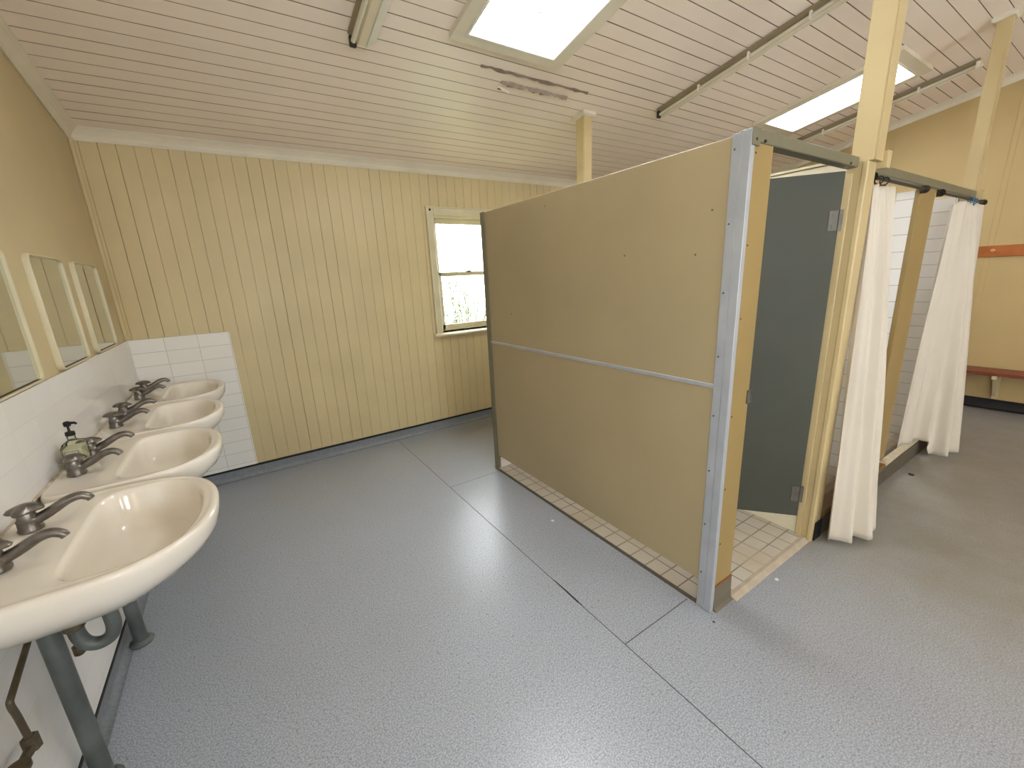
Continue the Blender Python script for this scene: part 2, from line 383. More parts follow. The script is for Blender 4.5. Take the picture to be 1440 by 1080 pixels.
peel('split_board_edge', [(2.23+.90*i/N, -1.400+.008*noise.noise(Vector((i*.7, 0, 0)))) for i in range(N+1)], mat('split_timber', (128, 112, 98), .8), .024, .016)
peel('split_board_edge', [(2.44+.57*i/N, -1.306+.006*noise.noise(Vector((i*.6, 3, 0)))) for i in range(N+1)], mat('lifted_primer', (164, 148, 134), .8), .036, .022)
peel('peeling_paint_flap', [(2.44+.11*i/8, -1.255+.25*(i/8)*.12) for i in range(9)], CEIL, .018, .02)
bm = B(); bx(bm, 2.455, 2.50, -1.238, -1.220, zc(-1.23)-.003, zc(-1.23)+.002); kid(obj('paint_hole', bm, DARKGAP), ceiling)

# cornices
prof = [(0, 0), (0, -.062), (-.008, -.066), (-.012, -.058), (-.018, -.052), (-.026, -.036), (-.042, -.022), (-.052, -.016), (-.056, -.010), (-.064, -.008), (-.064, 0)]
bm = B(); prism(bm, [(0, a, zc(0)+b2+.004+(-a)*S) for a, b2 in prof], (XW, 0, 0)); structure(obj('trim_2', bm, CORN))
for nm, x0, sgn in (('trim_3', 0, 1), ('trim_4', XW, -1)):
    bm = B(); prism(bm, [(x0-sgn*a, 0, zc(0)+b2+.004) for a, b2 in prof], (0, YB, -S*YB)); structure(obj(nm, bm, CORN))

# coved vinyl skirting with black capping strip
def cove(dirn):
    pr_ = [(0, 0), (0, .09), (.006, .09)] + [(.006+.03*(1-math.cos(a)), .03+(-.03)*math.sin(a)+.0005) for a in [PI/2*k/6 for k in range(7)]]
    return pr_
pr_ = cove(0)
bm = B(); prism(bm, [(.0, -a, z) for a, z in pr_], (XP+1.0, 0, 0)); bb = structure(obj('baseboard_back', bm, VINYLCOVE))
bm = B(); bx(bm, .0, XP+1.0, -.014, .0, .088, .104, .002); kid(obj('capping_strip', bm, BLACK), bb)
bm = B(); prism(bm, [(a, YB, z) for a, z in pr_], (0, -YB, 0)); bl = structure(obj('baseboard_left', bm, VINYLCOVE))
bm = B(); bx(bm, 0, .016, YB, 0, .088, .101, .002); kid(obj('capping_strip', bm, BLACK), bl)
bm = B(); prism(bm, [(XW-a, YB, z) for a, z in pr_], (0, -YB, 0)); brr = structure(obj('baseboard_right', bm, mat('black_shaded_vinyl_skirting', (34, 32, 34), .5)))  # black skirting tone, with the bench's shade put into the cove
bm = B(); bx(bm, XW-.014, XW, YB, 0, .075, .104, .002); kid(obj('capping_strip', bm, BLACK), brr)

# window in the rear wall
win = thing('window_1', 'x', 'window'); del win['label']; del win['category']; structure(win)
bm = B()
ax0, ax1, az0, az1 = 2.362, 3.238, 1.0, 2.222
bx(bm, ax0, WX0, -.022, 0, .99, az1, .004); bx(bm, WX1, ax1, -.022, 0, .99, az1, .004); bx(bm, WX0, WX1, -.022, 0, WZ1, az1, .004)
bx(bm, ax0-.006, ax0+.01, -.03, 0, .99, az1+.006, .003); bx(bm, ax0-.006, ax1+.006, -.03, 0, az1-.004, az1+.008, .003)
obj('window_frame', bm, TRIMCREAM, win)
bm = B()
for q in ((WX0, WX0+.012), (WX1-.012, WX1)): bx(bm, q[0], q[1], 0, .14, WZ0, WZ1)
bx(bm, WX0, WX1, 0, .14, WZ1-.015, WZ1); bx(bm, WX0, WX1, .0, .14, WZ0-.02, WZ0+.005)
obj('jamb_lining', bm, TRIMCREAM, win)
bm = B()
bx(bm, WX0+.012, WX0+.05, .055, .085, 1.58, WZ1-.015, .003); bx(bm, WX1-.05, WX1-.012, .055, .085, 1.58, WZ1-.015, .003)
bx(bm, WX0+.012, WX1-.012, .055, .085, 2.085, WZ1-.015, .003); bx(bm, WX0+.012, WX1-.012, .055, .085, 1.58, 1.62, .003)
s1 = obj('upper_sash', bm, TRIMCREAM, win)
bm = B(); bx(bm, WX0+.05, WX1-.05, .068, .072, 1.61, 2.095); kid(obj('pane', bm, GLASS), s1)
bm = B()
bx(bm, WX0+.012, WX0+.05, .02, .05, WZ0+.005, 1.62, .003); bx(bm, WX1-.05, WX1-.012, .02, .05, WZ0+.005, 1.62, .003)
bx(bm, WX0+.012, WX1-.012, .02, .05, WZ0+.005, 1.098, .003); bx(bm, WX0+.012, WX1-.012, .02, .05, 1.59, 1.62, .003)
s2 = obj('lower_sash', bm, TRIMCREAM, win)
bm = B(); bx(bm, WX0+.05, WX1-.05, .033, .037, 1.09, 1.60); kid(obj('pane', bm, GLASS), s2)
bm = B(); bx(bm, 2.77, 2.82, .01, .05, 1.62, 1.632, .003); tube(bm, [(2.795, .02, 1.63), (2.795, .02, 1.645), (2.82, .015, 1.648)], .006); obj('sash_lock', bm, DARKM, win, True)
bm = B(); prism(bm, [(ax0-.03, 0, .985), (ax0-.03, -.05, .985), (ax0-.03, -.058, .995), (ax0-.03, -.055, 1.008), (ax0-.03, -.03, 1.02), (ax0-.03, 0, 1.02)], (ax1-ax0+.06, 0, 0))
obj('window_sill', bm, TRIMCREAM, win)
bm = B(); lathe(bm, [(.0, 0), (.010, .001), (.012, .006), (.006, .012), (.0, .013)], (0, 0, 0), 12); bmesh.ops.rotate(bm, verts=bm.verts, matrix=Matrix.Rotation(PI/2, 3, 'X')); bmesh.ops.translate(bm, verts=bm.verts, vec=(ax0+.035, -.022, az1-.022)); obj('hook_screw', bm, DARKM, win, True)

# outdoors seen through the panes
bm = B(); bx(bm, -6, 14, .3, 14, -.5, -.42); structure(obj('ground_outside', bm, GRASS))
def shrub(name, label, loc, h, n, seed):
    rnd = random.Random(seed); t = thing(name, label, 'shrub', loc)
    bm = B(); tips = []
    for i in range(9):
        a = rnd.uniform(0, 2*PI); l = rnd.uniform(.5, 1)*h; sp_ = rnd.uniform(.1, .45)*h
        pts = [Vector((0, 0, 0)), Vector((math.cos(a)*sp_*.4, math.sin(a)*sp_*.4, l*.5)), Vector((math.cos(a)*sp_, math.sin(a)*sp_, l))]
        pp = smooth_path(pts, 4); tube(bm, pp, [.022*(1-.8*k/(len(pp)-1)) for k in range(len(pp))], 6); tips += pp[3:]
    obj('stem', bm, TWIG, t)
    bm = B()
    for i in range(n):
        c0 = rnd.choice(tips)+Vector((rnd.gauss(0, .24), rnd.gauss(0, .24), rnd.gauss(0, .24)))
        R = Matrix.Rotation(rnd.uniform(0, 2*PI), 3, 'Z') @ Matrix.Rotation(rnd.uniform(-1, 1), 3, 'X'); s = rnd.uniform(.02, .04)
        vs = [bm.verts.new(c0 + R @ Vector(q)*s) for q in ((0, -1, 0), (.35, 0, .1), (0, 1.1, 0), (-.35, 0, .1))]
        bm.faces.new(vs)
    obj('foliage', bm, LEAF, t)
shrub('garden_shrub', 'pale green leafy shrub outside, low behind the lower window pane', (3.62, 1.9, -.42), 1.95, 4000, 3)
shrub('garden_tree', 'sparse sunlit tree outside, behind the upper window pane', (5.1, 4.6, -.42), 3.2, 3000, 5)

# ================================================================== TOILET CUBICLE
YP = -3.107
cub = thing('toilet_cubicle', 'beige laminate toilet cubicle with aluminium corner strips and open grey door', 'toilet cubicle', (2.8, -2.2, 0))
def P(name, bm, m, smooth=False, par=None):
    o = obj(name, bm, m, None, smooth)
    if par is None: return kid(o, cub)
    o.parent = par; return o
bm = B(); bx(bm, XP+.004, XP+.030, -3.052, -1.235, .138, 1.996, .002); sp_ = P('side_panel', bm, PANEL)
bm = B(); bx(bm, XP-.004, XP+.004, -3.045, -1.26, 1.0655, 1.0835, .0015); jt = P('joint_strip', bm, ALU)
bm = B()
for (yy, zz) in ((-2.92, 1.60), (-2.55, 1.62), (-1.95, 1.93), (-2.98, 1.76), (-1.55, 1.30)):
    bm = B(); lathe_c = Vector((XP+.004, yy, zz)); tube(bm, [lathe_c, lathe_c+Vector((-.002, 0, 0))], .004, 8)
    P('screw_head', bm, CHROME)
# corner channels: flat strip over the panel and the wrap of the nib, a hair line between them
bm = B(); bx(bm, XP-.004, XP+.004, -3.078, -3.042, .004, 2.0, .001); ch1 = P('corner_strip', bm, ALU)
bm = B(); bx(bm, XP-.006, XP+.02, -3.112, -3.0795, .002, 2.003, .0015); P('corner_strip', bm, ALU)
bm = B()
for zz in (1.95, 1.70, 1.45, 1.20, .95, .70, .44, .19):
    bm = B(); c0 = Vector((XP-.003, -3.054, zz)); tube(bm, [c0, c0+Vector((-.003, 0, 0)), c0+Vector((-.0045, 0, 0))], [.0042, .0038, .002], 10)
    P('rivet', bm, CHROME)
bm = B(); bx(bm, XP+.022, 2.424, -3.108, -3.05, .13, 1.996, .002); nib = P('front_nib', bm, NIB)
bm = B()
for zz in (1.93, 1.62, 1.35, .95, .62, .35):
    bm = B(); c0 = Vector((XP+.036, -3.108, zz)); tube(bm, [c0, c0+Vector((0, -.002, 0))], .0035, 8)
    P('nail_head', bm, DARKGAP)
# vinyl shoe at the foot of the nib
bm = B(); prism(bm, [(XP+.021, -3.055, .0), (XP+.021, -3.128, .0), (XP+.021, -3.116, .014), (XP+.021, -3.112, .05), (XP+.021, -3.110, .128), (XP+.021, -3.055, .128)], (2.432-XP-.021, 0, 0))
P('vinyl_shoe', bm, mat('dark_vinyl_shoe', (104, 96, 80), .5))
bm = B(); bx(bm, XP+.021, 2.427, -3.114, -3.054, .1282, .136, .001); P('shoe_cap', bm, mat('rusty_brown_cap', (136, 84, 36), .6))
# far channel
bm = B(); bx(bm, XP-.004, XP+.036, -1.2345, -1.205, .0, 2.0, .0015); bx(bm, XP-.004, XP+.002, -1.262, -1.2345, .0, 2.0, .001); P('far_channel', bm, RAILGREY)
# rear panel + tiled skirting
bm = B(); bx(bm, XP+.037, 3.19, -1.232, -1.206, .10, 1.996, .002); P('rear_panel', bm, PANEL)
bm = B(); bx(bm, XP+.037, 3.19, -1.236, -1.206, .0142, .0995, .001); P('tiled_skirting', bm, TILE_Y)
# head rail
bm = B(); bx(bm, XP-.001, 3.192, -3.113, -3.065, 2.004-.042, 2.006, .003); P('head_rail', bm, RAILGREY)
bm = B(); bx(bm, XP-.006, XP+.045, -3.1165, -3.1135, 1.95, 2.006, .001); P('rail_bracket', bm, RAILGREY)
bm = B()
for xx in (XP+.02, XP+.08, 3.1): bm = B(); c0 = Vector((xx, -3.114, 1.97)); tube(bm, [c0, c0+Vector((0, -.004, 0))], .005, 8); P('rail_screw', bm, DARKM)
# door, hinged on the right post and standing open inwards
hx, hy = 3.166, -3.085; dd = Vector((-.63, .776, 0)).normalized(); nn = Vector((dd.y, -dd.x, 0))
def dbox(bm, s0, s1, t0, t1, z0, z1, bev=.0015):
    r0 = len(bm.verts); r = bmesh.ops.create_cube(bm, size=1); vs = r['verts']
    for v in vs:
        s = (s0+s1)/2+v.co.x*(s1-s0); t = (t0+t1)/2+v.co.y*(t1-t0); z = (z0+z1)/2+v.co.z*(z1-z0)
        v.co = Vector((hx, hy, 0))+dd*s+nn*t+Vector((0, 0, z))
bm = B(); dbox(bm, .012, .70, -.009, .009, .152, 1.950); door = P('cubicle_door', bm, DOORGREY)
def hinge(z):
    bm = B(); dbox(bm, .018, .055, -.0125, -.009, z-.045, z+.045); dbox(bm, .0, .016, -.016, -.004, z-.047, z+.047)
    for q in (-.026, .026):
        c0 = Vector((hx, hy, z+q))+dd*.036-nn*.0125; tube(bm, [c0, c0-nn*.002], .006, 10)
    h = obj('hinge', bm, CHROME); h.parent = door; h.matrix_parent_inverse = door.matrix_basis.inverted(); return h
for z in (1.735, .29): hinge(z)
bm = B(); dbox(bm, .62, .69, -.020, -.009, .99, 1.05); l1 = obj('door_latch', bm, CHROME); l1.parent = door
# keeper on the nib
bm = B(); bx(bm, 2.4245, 2.428, -3.10, -3.06, .985, 1.045, .001); bx(bm, 2.405, 2.428, -3.1145, -3.1085, .985, 1.045, .001); bx(bm, 2.428, 2.446, -3.11, -3.075, .985, .992); bx(bm, 2.428, 2.446, -3.11, -3.075, 1.038, 1.045); bx(bm, 2.442, 2.446, -3.11, -3.075, .985, 1.045)
kp = P('latch_keeper', bm, CHROME)
bm = B(); bx(bm, 2.430, 2.4405, -3.105, -3.08, .994, 1.036); P('keeper_slot', bm, BLACK)
# dividing wall between cubicle and shower
bm = B(); bx(bm, 3.202, 3.262, -3.066, -1.206, .0142, 2.0, .002); P('dividing_wall', bm, mat('pale_fibro_wall', (228, 218, 190), .5))
bm = B(); bx(bm, 3.1955, 3.268, -3.063, -1.206, 2.001, 2.014, .002); P('wall_capping', bm, TRIMCREAM)

# ================================================================== POSTS
def post(label, x0, x1, y0, y1, z0, cap=True):
    t = thing('timber_post', label, 'post', ((x0+x1)/2, (y0+y1)/2, z0))
    bm = B(); zt = min(zc(y1), zc(y0))
    prism(bm, [(x0, y0, z0), (x1, y0, z0), (x1, y1, z0), (x0, y1, z0)], (0, 0, 1))
    bm.verts.ensure_lookup_table()
    for v in bm.verts:
        if v.co.z > z0+.5: v.co.z = zc(v.co.y)-.002
    es = [e for e in bm.edges if abs(e.verts[0].co.z-e.verts[1].co.z) > .5]
    bmesh.ops.bevel(bm, geom=es, offset=.005, segments=2, affect='EDGES')
    kid(obj('shaft', bm, CREAM_POST), t)
    if cap:
        bm = B(); c_ = .022
        pts = []
        for h0, e in ((0.001, c_), (.022, c_), (.03, c_*.5)):
            pts.append([(x0-e, y0-e, zc(y0-e)-h0), (x1+e, y0-e, zc(y0-e)-h0), (x1+e, y1+e, zc(y1+e)-h0), (x0-e, y1+e, zc(y1+e)-h0)])
        rings = [[bm.verts.new(q) for q in ring] for ring in pts]
        for a in range(2):
            for k in range(4): bm.faces.new((rings[a][k], rings[a][(k+1) % 4], rings[a+1][(k+1) % 4], rings[a+1][k]))
        bm.faces.new(rings[0]); bm.faces.new(rings[-1])
        kid(obj('ceiling_trim', bm, CORN), t)
    return t
pb = post('short-looking cream post rising behind the beige partition to the ceiling', 3.275, 3.37, -1.20, -1.11, 0.0)
pq = post('tall cream square post at the cubicle door hinge, reaching the ceiling', 3.20, 3.30, -3.169, -3.074, 1.985)
pf = post('cream square post at the far right end of the shower rail', 5.455, 5.555, -3.096, -3.02, 0.0)
# lower part of the hinge post: jamb with recess, stop bead and dark shoe
bm = B(); bx(bm, 3.196, 3.29, -3.150, -3.070, .0, 1.985, .003); kid(obj('jamb', bm, CREAM_POST), pq)
bm = B(); bx(bm, 3.186, 3.1955, -3.098, -3.068, .0, 1.94, .003); bx(bm, 3.189, 3.1955, -3.150, -3.128, .0, 1.985, .003); kid(obj('stop_bead', bm, CREAM_POST), pq)
bm = B(); bx(bm, 3.30, 3.345, -3.185, -3.10, 1.955, 2.03, .002); kid(obj('packing_block', bm, CREAM_POST), pq)
bm = B(); bx(bm, 3.215, 3.30, -3.158, -3.1505, .0, .115, .002); kid(obj('vinyl_shoe', bm, BLACK), pq)
bm = B(); bx(bm, 5.5555, 5.59, -3.125, -3.01, 1.95, 2.02, .002); kid(obj('packing_block', bm, CREAM_POST), pf)

# ================================================================== SHOWERS
sh = thing('shower_enclosure', 'white tiled double shower enclosure with a low grey hob and tan dividing nib', 'shower', (4.4, -2.2, 0))
def Q(name, bm, m, smooth=False): return kid(obj(name, bm, m, None, smooth), sh)
bm = B(); bx(bm, 3.347, 5.45, -3.107, -3.062, 1.958, 2.004, .003); Q('head_rail', bm, RAILGREY)
bm = B(); bx(bm, 4.145, 4.43, -3.112, -3.088, .155, 1.947, .002); Q('front_nib', bm, NIB)
bm = B(); bx(bm, 4.146, 4.21, -3.087, -1.24, .0145, 1.93, .002); Q('divider_wall', bm, TILE_X)
bm = B(); bx(bm, 5.47, 5.53, -3.01, -1.24, .0145, 1.99, .002); Q('end_wall', bm, TILE_X)
bm = B(); bx(bm, 3.275, 5.57, -1.238, -1.206, .0145, 1.99, .002); Q('rear_wall', bm, TILE_Y)
bm = B(); bx(bm, 3.265, 3.275, -3.055, -1.24, .0145, 1.99, .001); Q('tiled_lining', bm, TILE_X)
bm = B(); bx(bm, 3.305, 5.45, -3.155, -3.066, .0, .120, .006, 2); Q('hob', bm, HOBM)
bm = B(); bx(bm, 4.30, 5.445, -3.150, -3.10, .1205, .134, .004, 2); Q('hob_capping', bm, HOBTOP)
bm = B(); bx(bm, 3.305, 4.31, -3.157, -3.07, .1205, .150, .006); Q('brown_sill_board', bm, mat('brown_hob_board', (120, 90, 50), .5))
bm = B(); bx(bm, 3.305, 5.45, -3.063, -3.0, .0145, .11, .006); Q('inner_step', bm, mat('worn_inner_step', (150, 132, 112), .5, noise_amt=.15, nscale=14))

def curtain(label, top, bot, z_top, z_bot, nfold, amp, seed, extra=None):
    """ top, bot: plan polylines of the hung edge and of the hem """
    rnd = random.Random(seed); nu, nv = 150, 60; bm = B(); rows = []
    def along(poly, t):
        L = [(Vector(poly[i+1])-Vector(poly[i])).length for i in range(len(poly)-1)]; s = t*sum(L)
        for i, l in enumerate(L):
            if s <= l or i == len(L)-1: return Vector(poly[i]).lerp(Vector(poly[i+1]), min(1, s/l))
            s -= l
    ph = rnd.uniform(0, 6)
    for j in range(nv+1):
        v = j/nv; row = []
        for i in range(nu+1):
            u = i/nu; a = along(top, u); b2 = along(bot, u); e = v**.9
            p_ = a.lerp(b2, e)
            n1 = along(bot, min(1, u+.02))-along(bot, max(0, u-.02)); n1 = Vector((n1.y, -n1.x)).normalized() if n1.length > 1e-6 else Vector((0, -1))
            n1 = Vector((0, -1)).lerp(n1, v*.6).normalized()
            fo = math.sin(2*PI*nfold*u+ph+.5*math.sin(v*2.2+u*5))+.35*math.sin(2*PI*nfold*2.3*u+1+v*1.5)*(1-.5*v)
            am = amp*(.45+.75*v)*(.75+.5*noise.noise(Vector((u*4, v*2, seed))))
            if extra: am *= .25+.75*min(1, u/.42) if v > .5 else 1-(.75-.75*min(1, u/.42))*v*2
            p_ = p_+n1*fo*am
            zt = z_top(u); zb = z_bot(u)
            z = zt+(zb-zt)*v+.004*math.sin(v*30+u*17)*(1-v)*.4
            row.append(bm.verts.new((p_.x+.004*noise.noise(Vector((u*6, v*9, 1))), p_.y, z)))
        rows.append(row)
    for j in range(nv):
        for i in range(nu): bm.faces.new((rows[j][i], rows[j][i+1], rows[j+1][i+1], rows[j+1][i]))
    t = thing('shower_curtain', label, 'curtain', (along(bot, .5).x, along(bot, .5).y, z_bot(.5)))
    o = kid(obj('curtain_cloth', bm, CURT, None, 'all'), t)
    sm = o.modifiers.new('thick', 'SOLIDIFY'); sm.thickness = .0016
    # stitched hem band
    bm = B(); h = rows
    return t
curtain('white cloth shower curtain bunched beside the cream post, hem touching the floor',
        [(3.312, -3.137), (3.62, -3.137)], [(3.225, -3.222), (3.33, -3.29), (3.46, -3.34), (3.60, -3.30), (3.68, -3.215)],
        lambda u: 1.896-.006*math.sin(u*20), lambda u: .03+.02*max(0, u-.7), 4.3, .030, 11)
def zb2(u): return .152 if u < .40 else (.152+(.03-.152)*min(1, (u-.40)/.08))
curtain('white shower curtain nearest the bench wall, hanging over the end of the hob',
        [(4.70, -3.135), (5.30, -3.140), (5.50, -3.142)], [(4.70, -3.105), (4.99, -3.155), (5.06, -3.225), (5.12, -3.30), (5.34, -3.335), (5.44, -3.235)],
        lambda u: 1.905-.04*max(0, .25-u)*4, zb2, 5.3, .030, 4, True)
def rod(label, x0, x1):
    t = thing('curtain_rod', label, 'curtain rod', ((x0+x1)/2, -3.135, 1.925))
    bm = B(); tube(bm, [(x0, -3.135, 1.925), (x1, -3.135, 1.925)], .008, 12); kid(obj('tube', bm, DARKM, None, True), t)
    for x_ in (x0, x1):
        bm = B(); s = 1 if x_ == x0 else -1; tube(bm, [(x_, -3.135, 1.925), (x_+s*.012, -3.135, 1.925), (x_+s*.03, -3.135, 1.925)], [.022, .018, .010], 16); kid(obj('end_flange', bm, DARKM, None, True), t)
        bm = B(); bx(bm, x_-.006, x_+.006, -3.135, -3.1155 if x_ > 3.5 else -3.12, 1.905, 1.945); kid(obj('end_bracket', bm, DARKM), t)
rod('dark metal curtain rod between the tall cream post and the tan nib', 3.31, 4.122)
rod('dark metal curtain rod between the tan nib and the far right post', 4.437, 5.55)
def ring(label, x, m, r=.018, group=None, tilt=0):
    bm = B(); pts = [(x+tilt*math.sin(a), -3.135+r*math.cos(a), 1.925-.006+r*math.sin(a)) for a in [2*PI*k/20 for k in range(21)]]
    tube(bm, pts, .0032, 8); bx(bm, x-.007, x+.007, -3.142, -3.128, 1.890, 1.903, .002)
    return tag(obj('curtain_ring', bm, m, None, True, origin=(x, -3.135, 1.925)), label, 'curtain ring', group)
for k, x_ in enumerate((5.14, 5.20, 5.26)): ring('blue plastic curtain ring in the cluster at the top of the far curtain', x_, BLUEP, .020, 'blue rings of the far curtain', .004)
for k, x_ in enumerate((3.40, 3.47)): ring('dark curtain ring at the top of the near curtain', x_, DARKM, .018, 'dark rings of the near curtain', .004)

# ================================================================== SKYLIGHTS AND BATTENS
for i, (label, (gx0, gx1), (sx0, sx1)) in enumerate((('bright square prismatic skylight in a wide cream frame, nearest the left wall', GLX[0], SKX[0]),
                                 ('bright skylight crossed by the tall cream post, between two battens', GLX[1], SKX[1]))):
    t = thing('skylight', label, 'skylight', ((gx0+gx1)/2, (GY0+GY1)/2, zc((GY0+GY1)/2)))
    bm = B(); fo = .085 if i == 0 else .078
    X0, X1, Y0, Y1 = gx0-fo, gx1+fo*1.2, GY0-.085, GY1+.078
    hh = .030
    for (a0, a1, b0, b1) in ((X0, gx0, Y0, Y1), (gx1, X1, Y0, Y1), (gx0, gx1, Y0, GY0), (gx0, gx1, GY1, Y1)): slab(bm, a0, a1, b0, b1, -hh, -.0005)
    kid(obj('frame', bm, CORN), t)
    bm = B()
    for (a0, a1, b0, b1) in ((gx0-.012, gx0, GY0, GY1), (gx1, gx1+.012, GY0, GY1), (gx0-.012, gx1+.012, GY0-.012, GY0), (gx0-.012, gx1+.012, GY1, GY1+.012)): slab(bm, a0, a1, b0, b1, -.036, -.0305)
    kid(obj('bead', bm, WHITEP), t)
    bm = B(); slab(bm, gx0, gx1, GY0, GY1, -.012, -.006); kid(obj('diffuser', bm, SKYD), t)

SHADEWING = mat('shaded_reflector', (152, 138, 112), .45, .2)  # shadow behind the tube put into the left wing's colour
def batten(label, xc, y_end, y_far):
    """ wall-to-ridge fluorescent batten: channel body, sloping reflector wings, bare tube """
    t = thing('fluorescent_batten', label, 'light fitting', (xc, (y_end+y_far)/2, zc((y_end+y_far)/2)))
    def ext(name, prof, m, smooth=False, y0=y_end, y1=y_far, par=None):
        bm = B(); prism(bm, [(xc+a, y0, zc(y0)-h) for a, h in prof], (0, y1-y0, zc(y1)-zc(y0)))
        o = kid(obj(name, bm, m, None, smooth), t); return o
    ext('channel_body', [(-.035, .0005), (-.035, .03), (-.02, .052), (.02, .052), (.035, .03), (.035, .0005)], LIGHTBODY)
    ext('reflector_wing', [(.034, .028), (.021, .054), (.024, .057), (.078, .022), (.080, .014), (.074, .014)], WHITEP)
    ext('reflector_wing', [(-.034, .028), (-.036, .034), (-.066, .010), (-.068, .004), (-.060, .004)], SHADEWING)
    bm = B(); y0, y1 = y_end-.02, y_far+.02; tube(bm, [(xc-.048, y0, zc(y0)-.050), (xc-.048, y1, zc(y1)-.050)], .013, 14); kid(obj('tube', bm, TUBEM, None, True), t)
    for y_ in (y_end-.008, y_far+.008):
        bm = B(); bx(bm, xc-.066, xc-.03, y_-.012, y_+.012, zc(y_)-.072, zc(y_)-.02, .005); kid(obj('lampholder', bm, DARKM if y_ > -2 else WHITEP), t)
    for k in (1, 2, 3):
        y_ = y_end+(y_far-y_end)*k/4
        bm = B(); bx(bm, xc-.062, xc-.034, y_-.008, y_+.008, zc(y_)-.066, zc(y_)-.02, .003); kid(obj('tube_clip', bm, WHITEP), t)
    return t
batten('unlit cream fluorescent batten left of the large square skylight', 1.50, -1.385, -2.85)
batten('long unlit fluorescent batten on the ceiling between the two skylights', 3.955, -1.42, -2.88)
batten('unlit fluorescent batten along the ceiling near the right wall', 6.17, -1.40, -2.84)

# ================================================================== BASINS
ZR = .90
def outl(t, cx, a_f, a_b, b_, nf, nb, yc=0):
    c, s = math.cos(t), math.sin(t)
    n_ = nf if c > 0 else nb; a = a_f if c > 0 else a_b
    return Vector((cx+a*math.copysign(abs(c)**(2/n_), c), yc+b_*math.copysign(abs(s)**(2/(nf if c > 0 else nb)), s), 0))
def basin_mesh():
    bm = B(); N_ = 96; rings = []
    ts = [2*PI*k/N_ for k in range(N_)]
    def outer(s=0, shr=1.0, cx=.24):
        return [outl(t, cx, (.292-s)*shr, (.2265-s*.3)*shr, (.322-s)*shr, 2.35, 9) for t in ts]
    def inner(s=0, shr=1.0):
        return [outl(t, .335, (.155-s)*shr, (.135-s)*shr, (.268-s)*shr, 2.3, 5.5) for t in ts]
    def add(lst, z): rings.append([bm.verts.new((v.x, v.y, z(v) if callable(z) else z)) for v in lst])
    # underside, from the waste outward
    def und(shr, cx, z):
        add([Vector((max(.0135, v.x), v.y, 0)) for v in outer(0, shr, cx)], z)
    und(.12, .22, -.205); und(.30, .215, -.200); und(.52, .21, -.182); und(.70, .215, -.150); und(.84, .225, -.112); und(.94, .235, -.078); und(.985, .239, -.050); und(1, .24, -.022); und(1.0, .24, -.008)
    add(outer(.004), -.001); add(outer(.012), .0015)
    O1 = outer(.020); I1 = inner(-.006)
    add(O1, .0)
    for k in (.35, .7): add([o.lerp(i, k) for o, i in zip(O1, I1)], -.002)
    add(I1, -.0025); add(inner(-.002), -.0045); add(inner(.002), -.010); add(inner(.006), -.022)
    for s, shr, z in ((.012, .99, -.045), (.018, .96, -.075), (.03, .9, -.105), (.045, .8, -.128), (.06, .62, -.140), (.075, .42, -.146), (.09, .22, -.149)):
        pass
    for shr, z in ((.955, -.045), (.925, -.075), (.875, -.104), (.79, -.126), (.62, -.138), (.42, -.144), (.2, -.148)):
        lst = [Vector((.305+(v.x-.335)*shr+.03*(1 if shr > .9 else shr/.9), v.y*shr, 0)) for v in inner(0)]
        add(lst, z)
    add([Vector((.31+.022*math.cos(t), .022*math.sin(t), 0)) for t in ts], -.150)
    add([Vector((.31+.020*math.cos(t), .020*math.sin(t), 0)) for t in ts], -.157)
    for i in range(len(rings)-1):
        for k in range(N_): bm.faces.new((rings[i][k], rings[i][(k+1) % N_], rings[i+1][(k+1) % N_], rings[i+1][k]))
    bm.faces.new(rings[0][::-1]); bm.faces.new(rings[-1])
    return bm
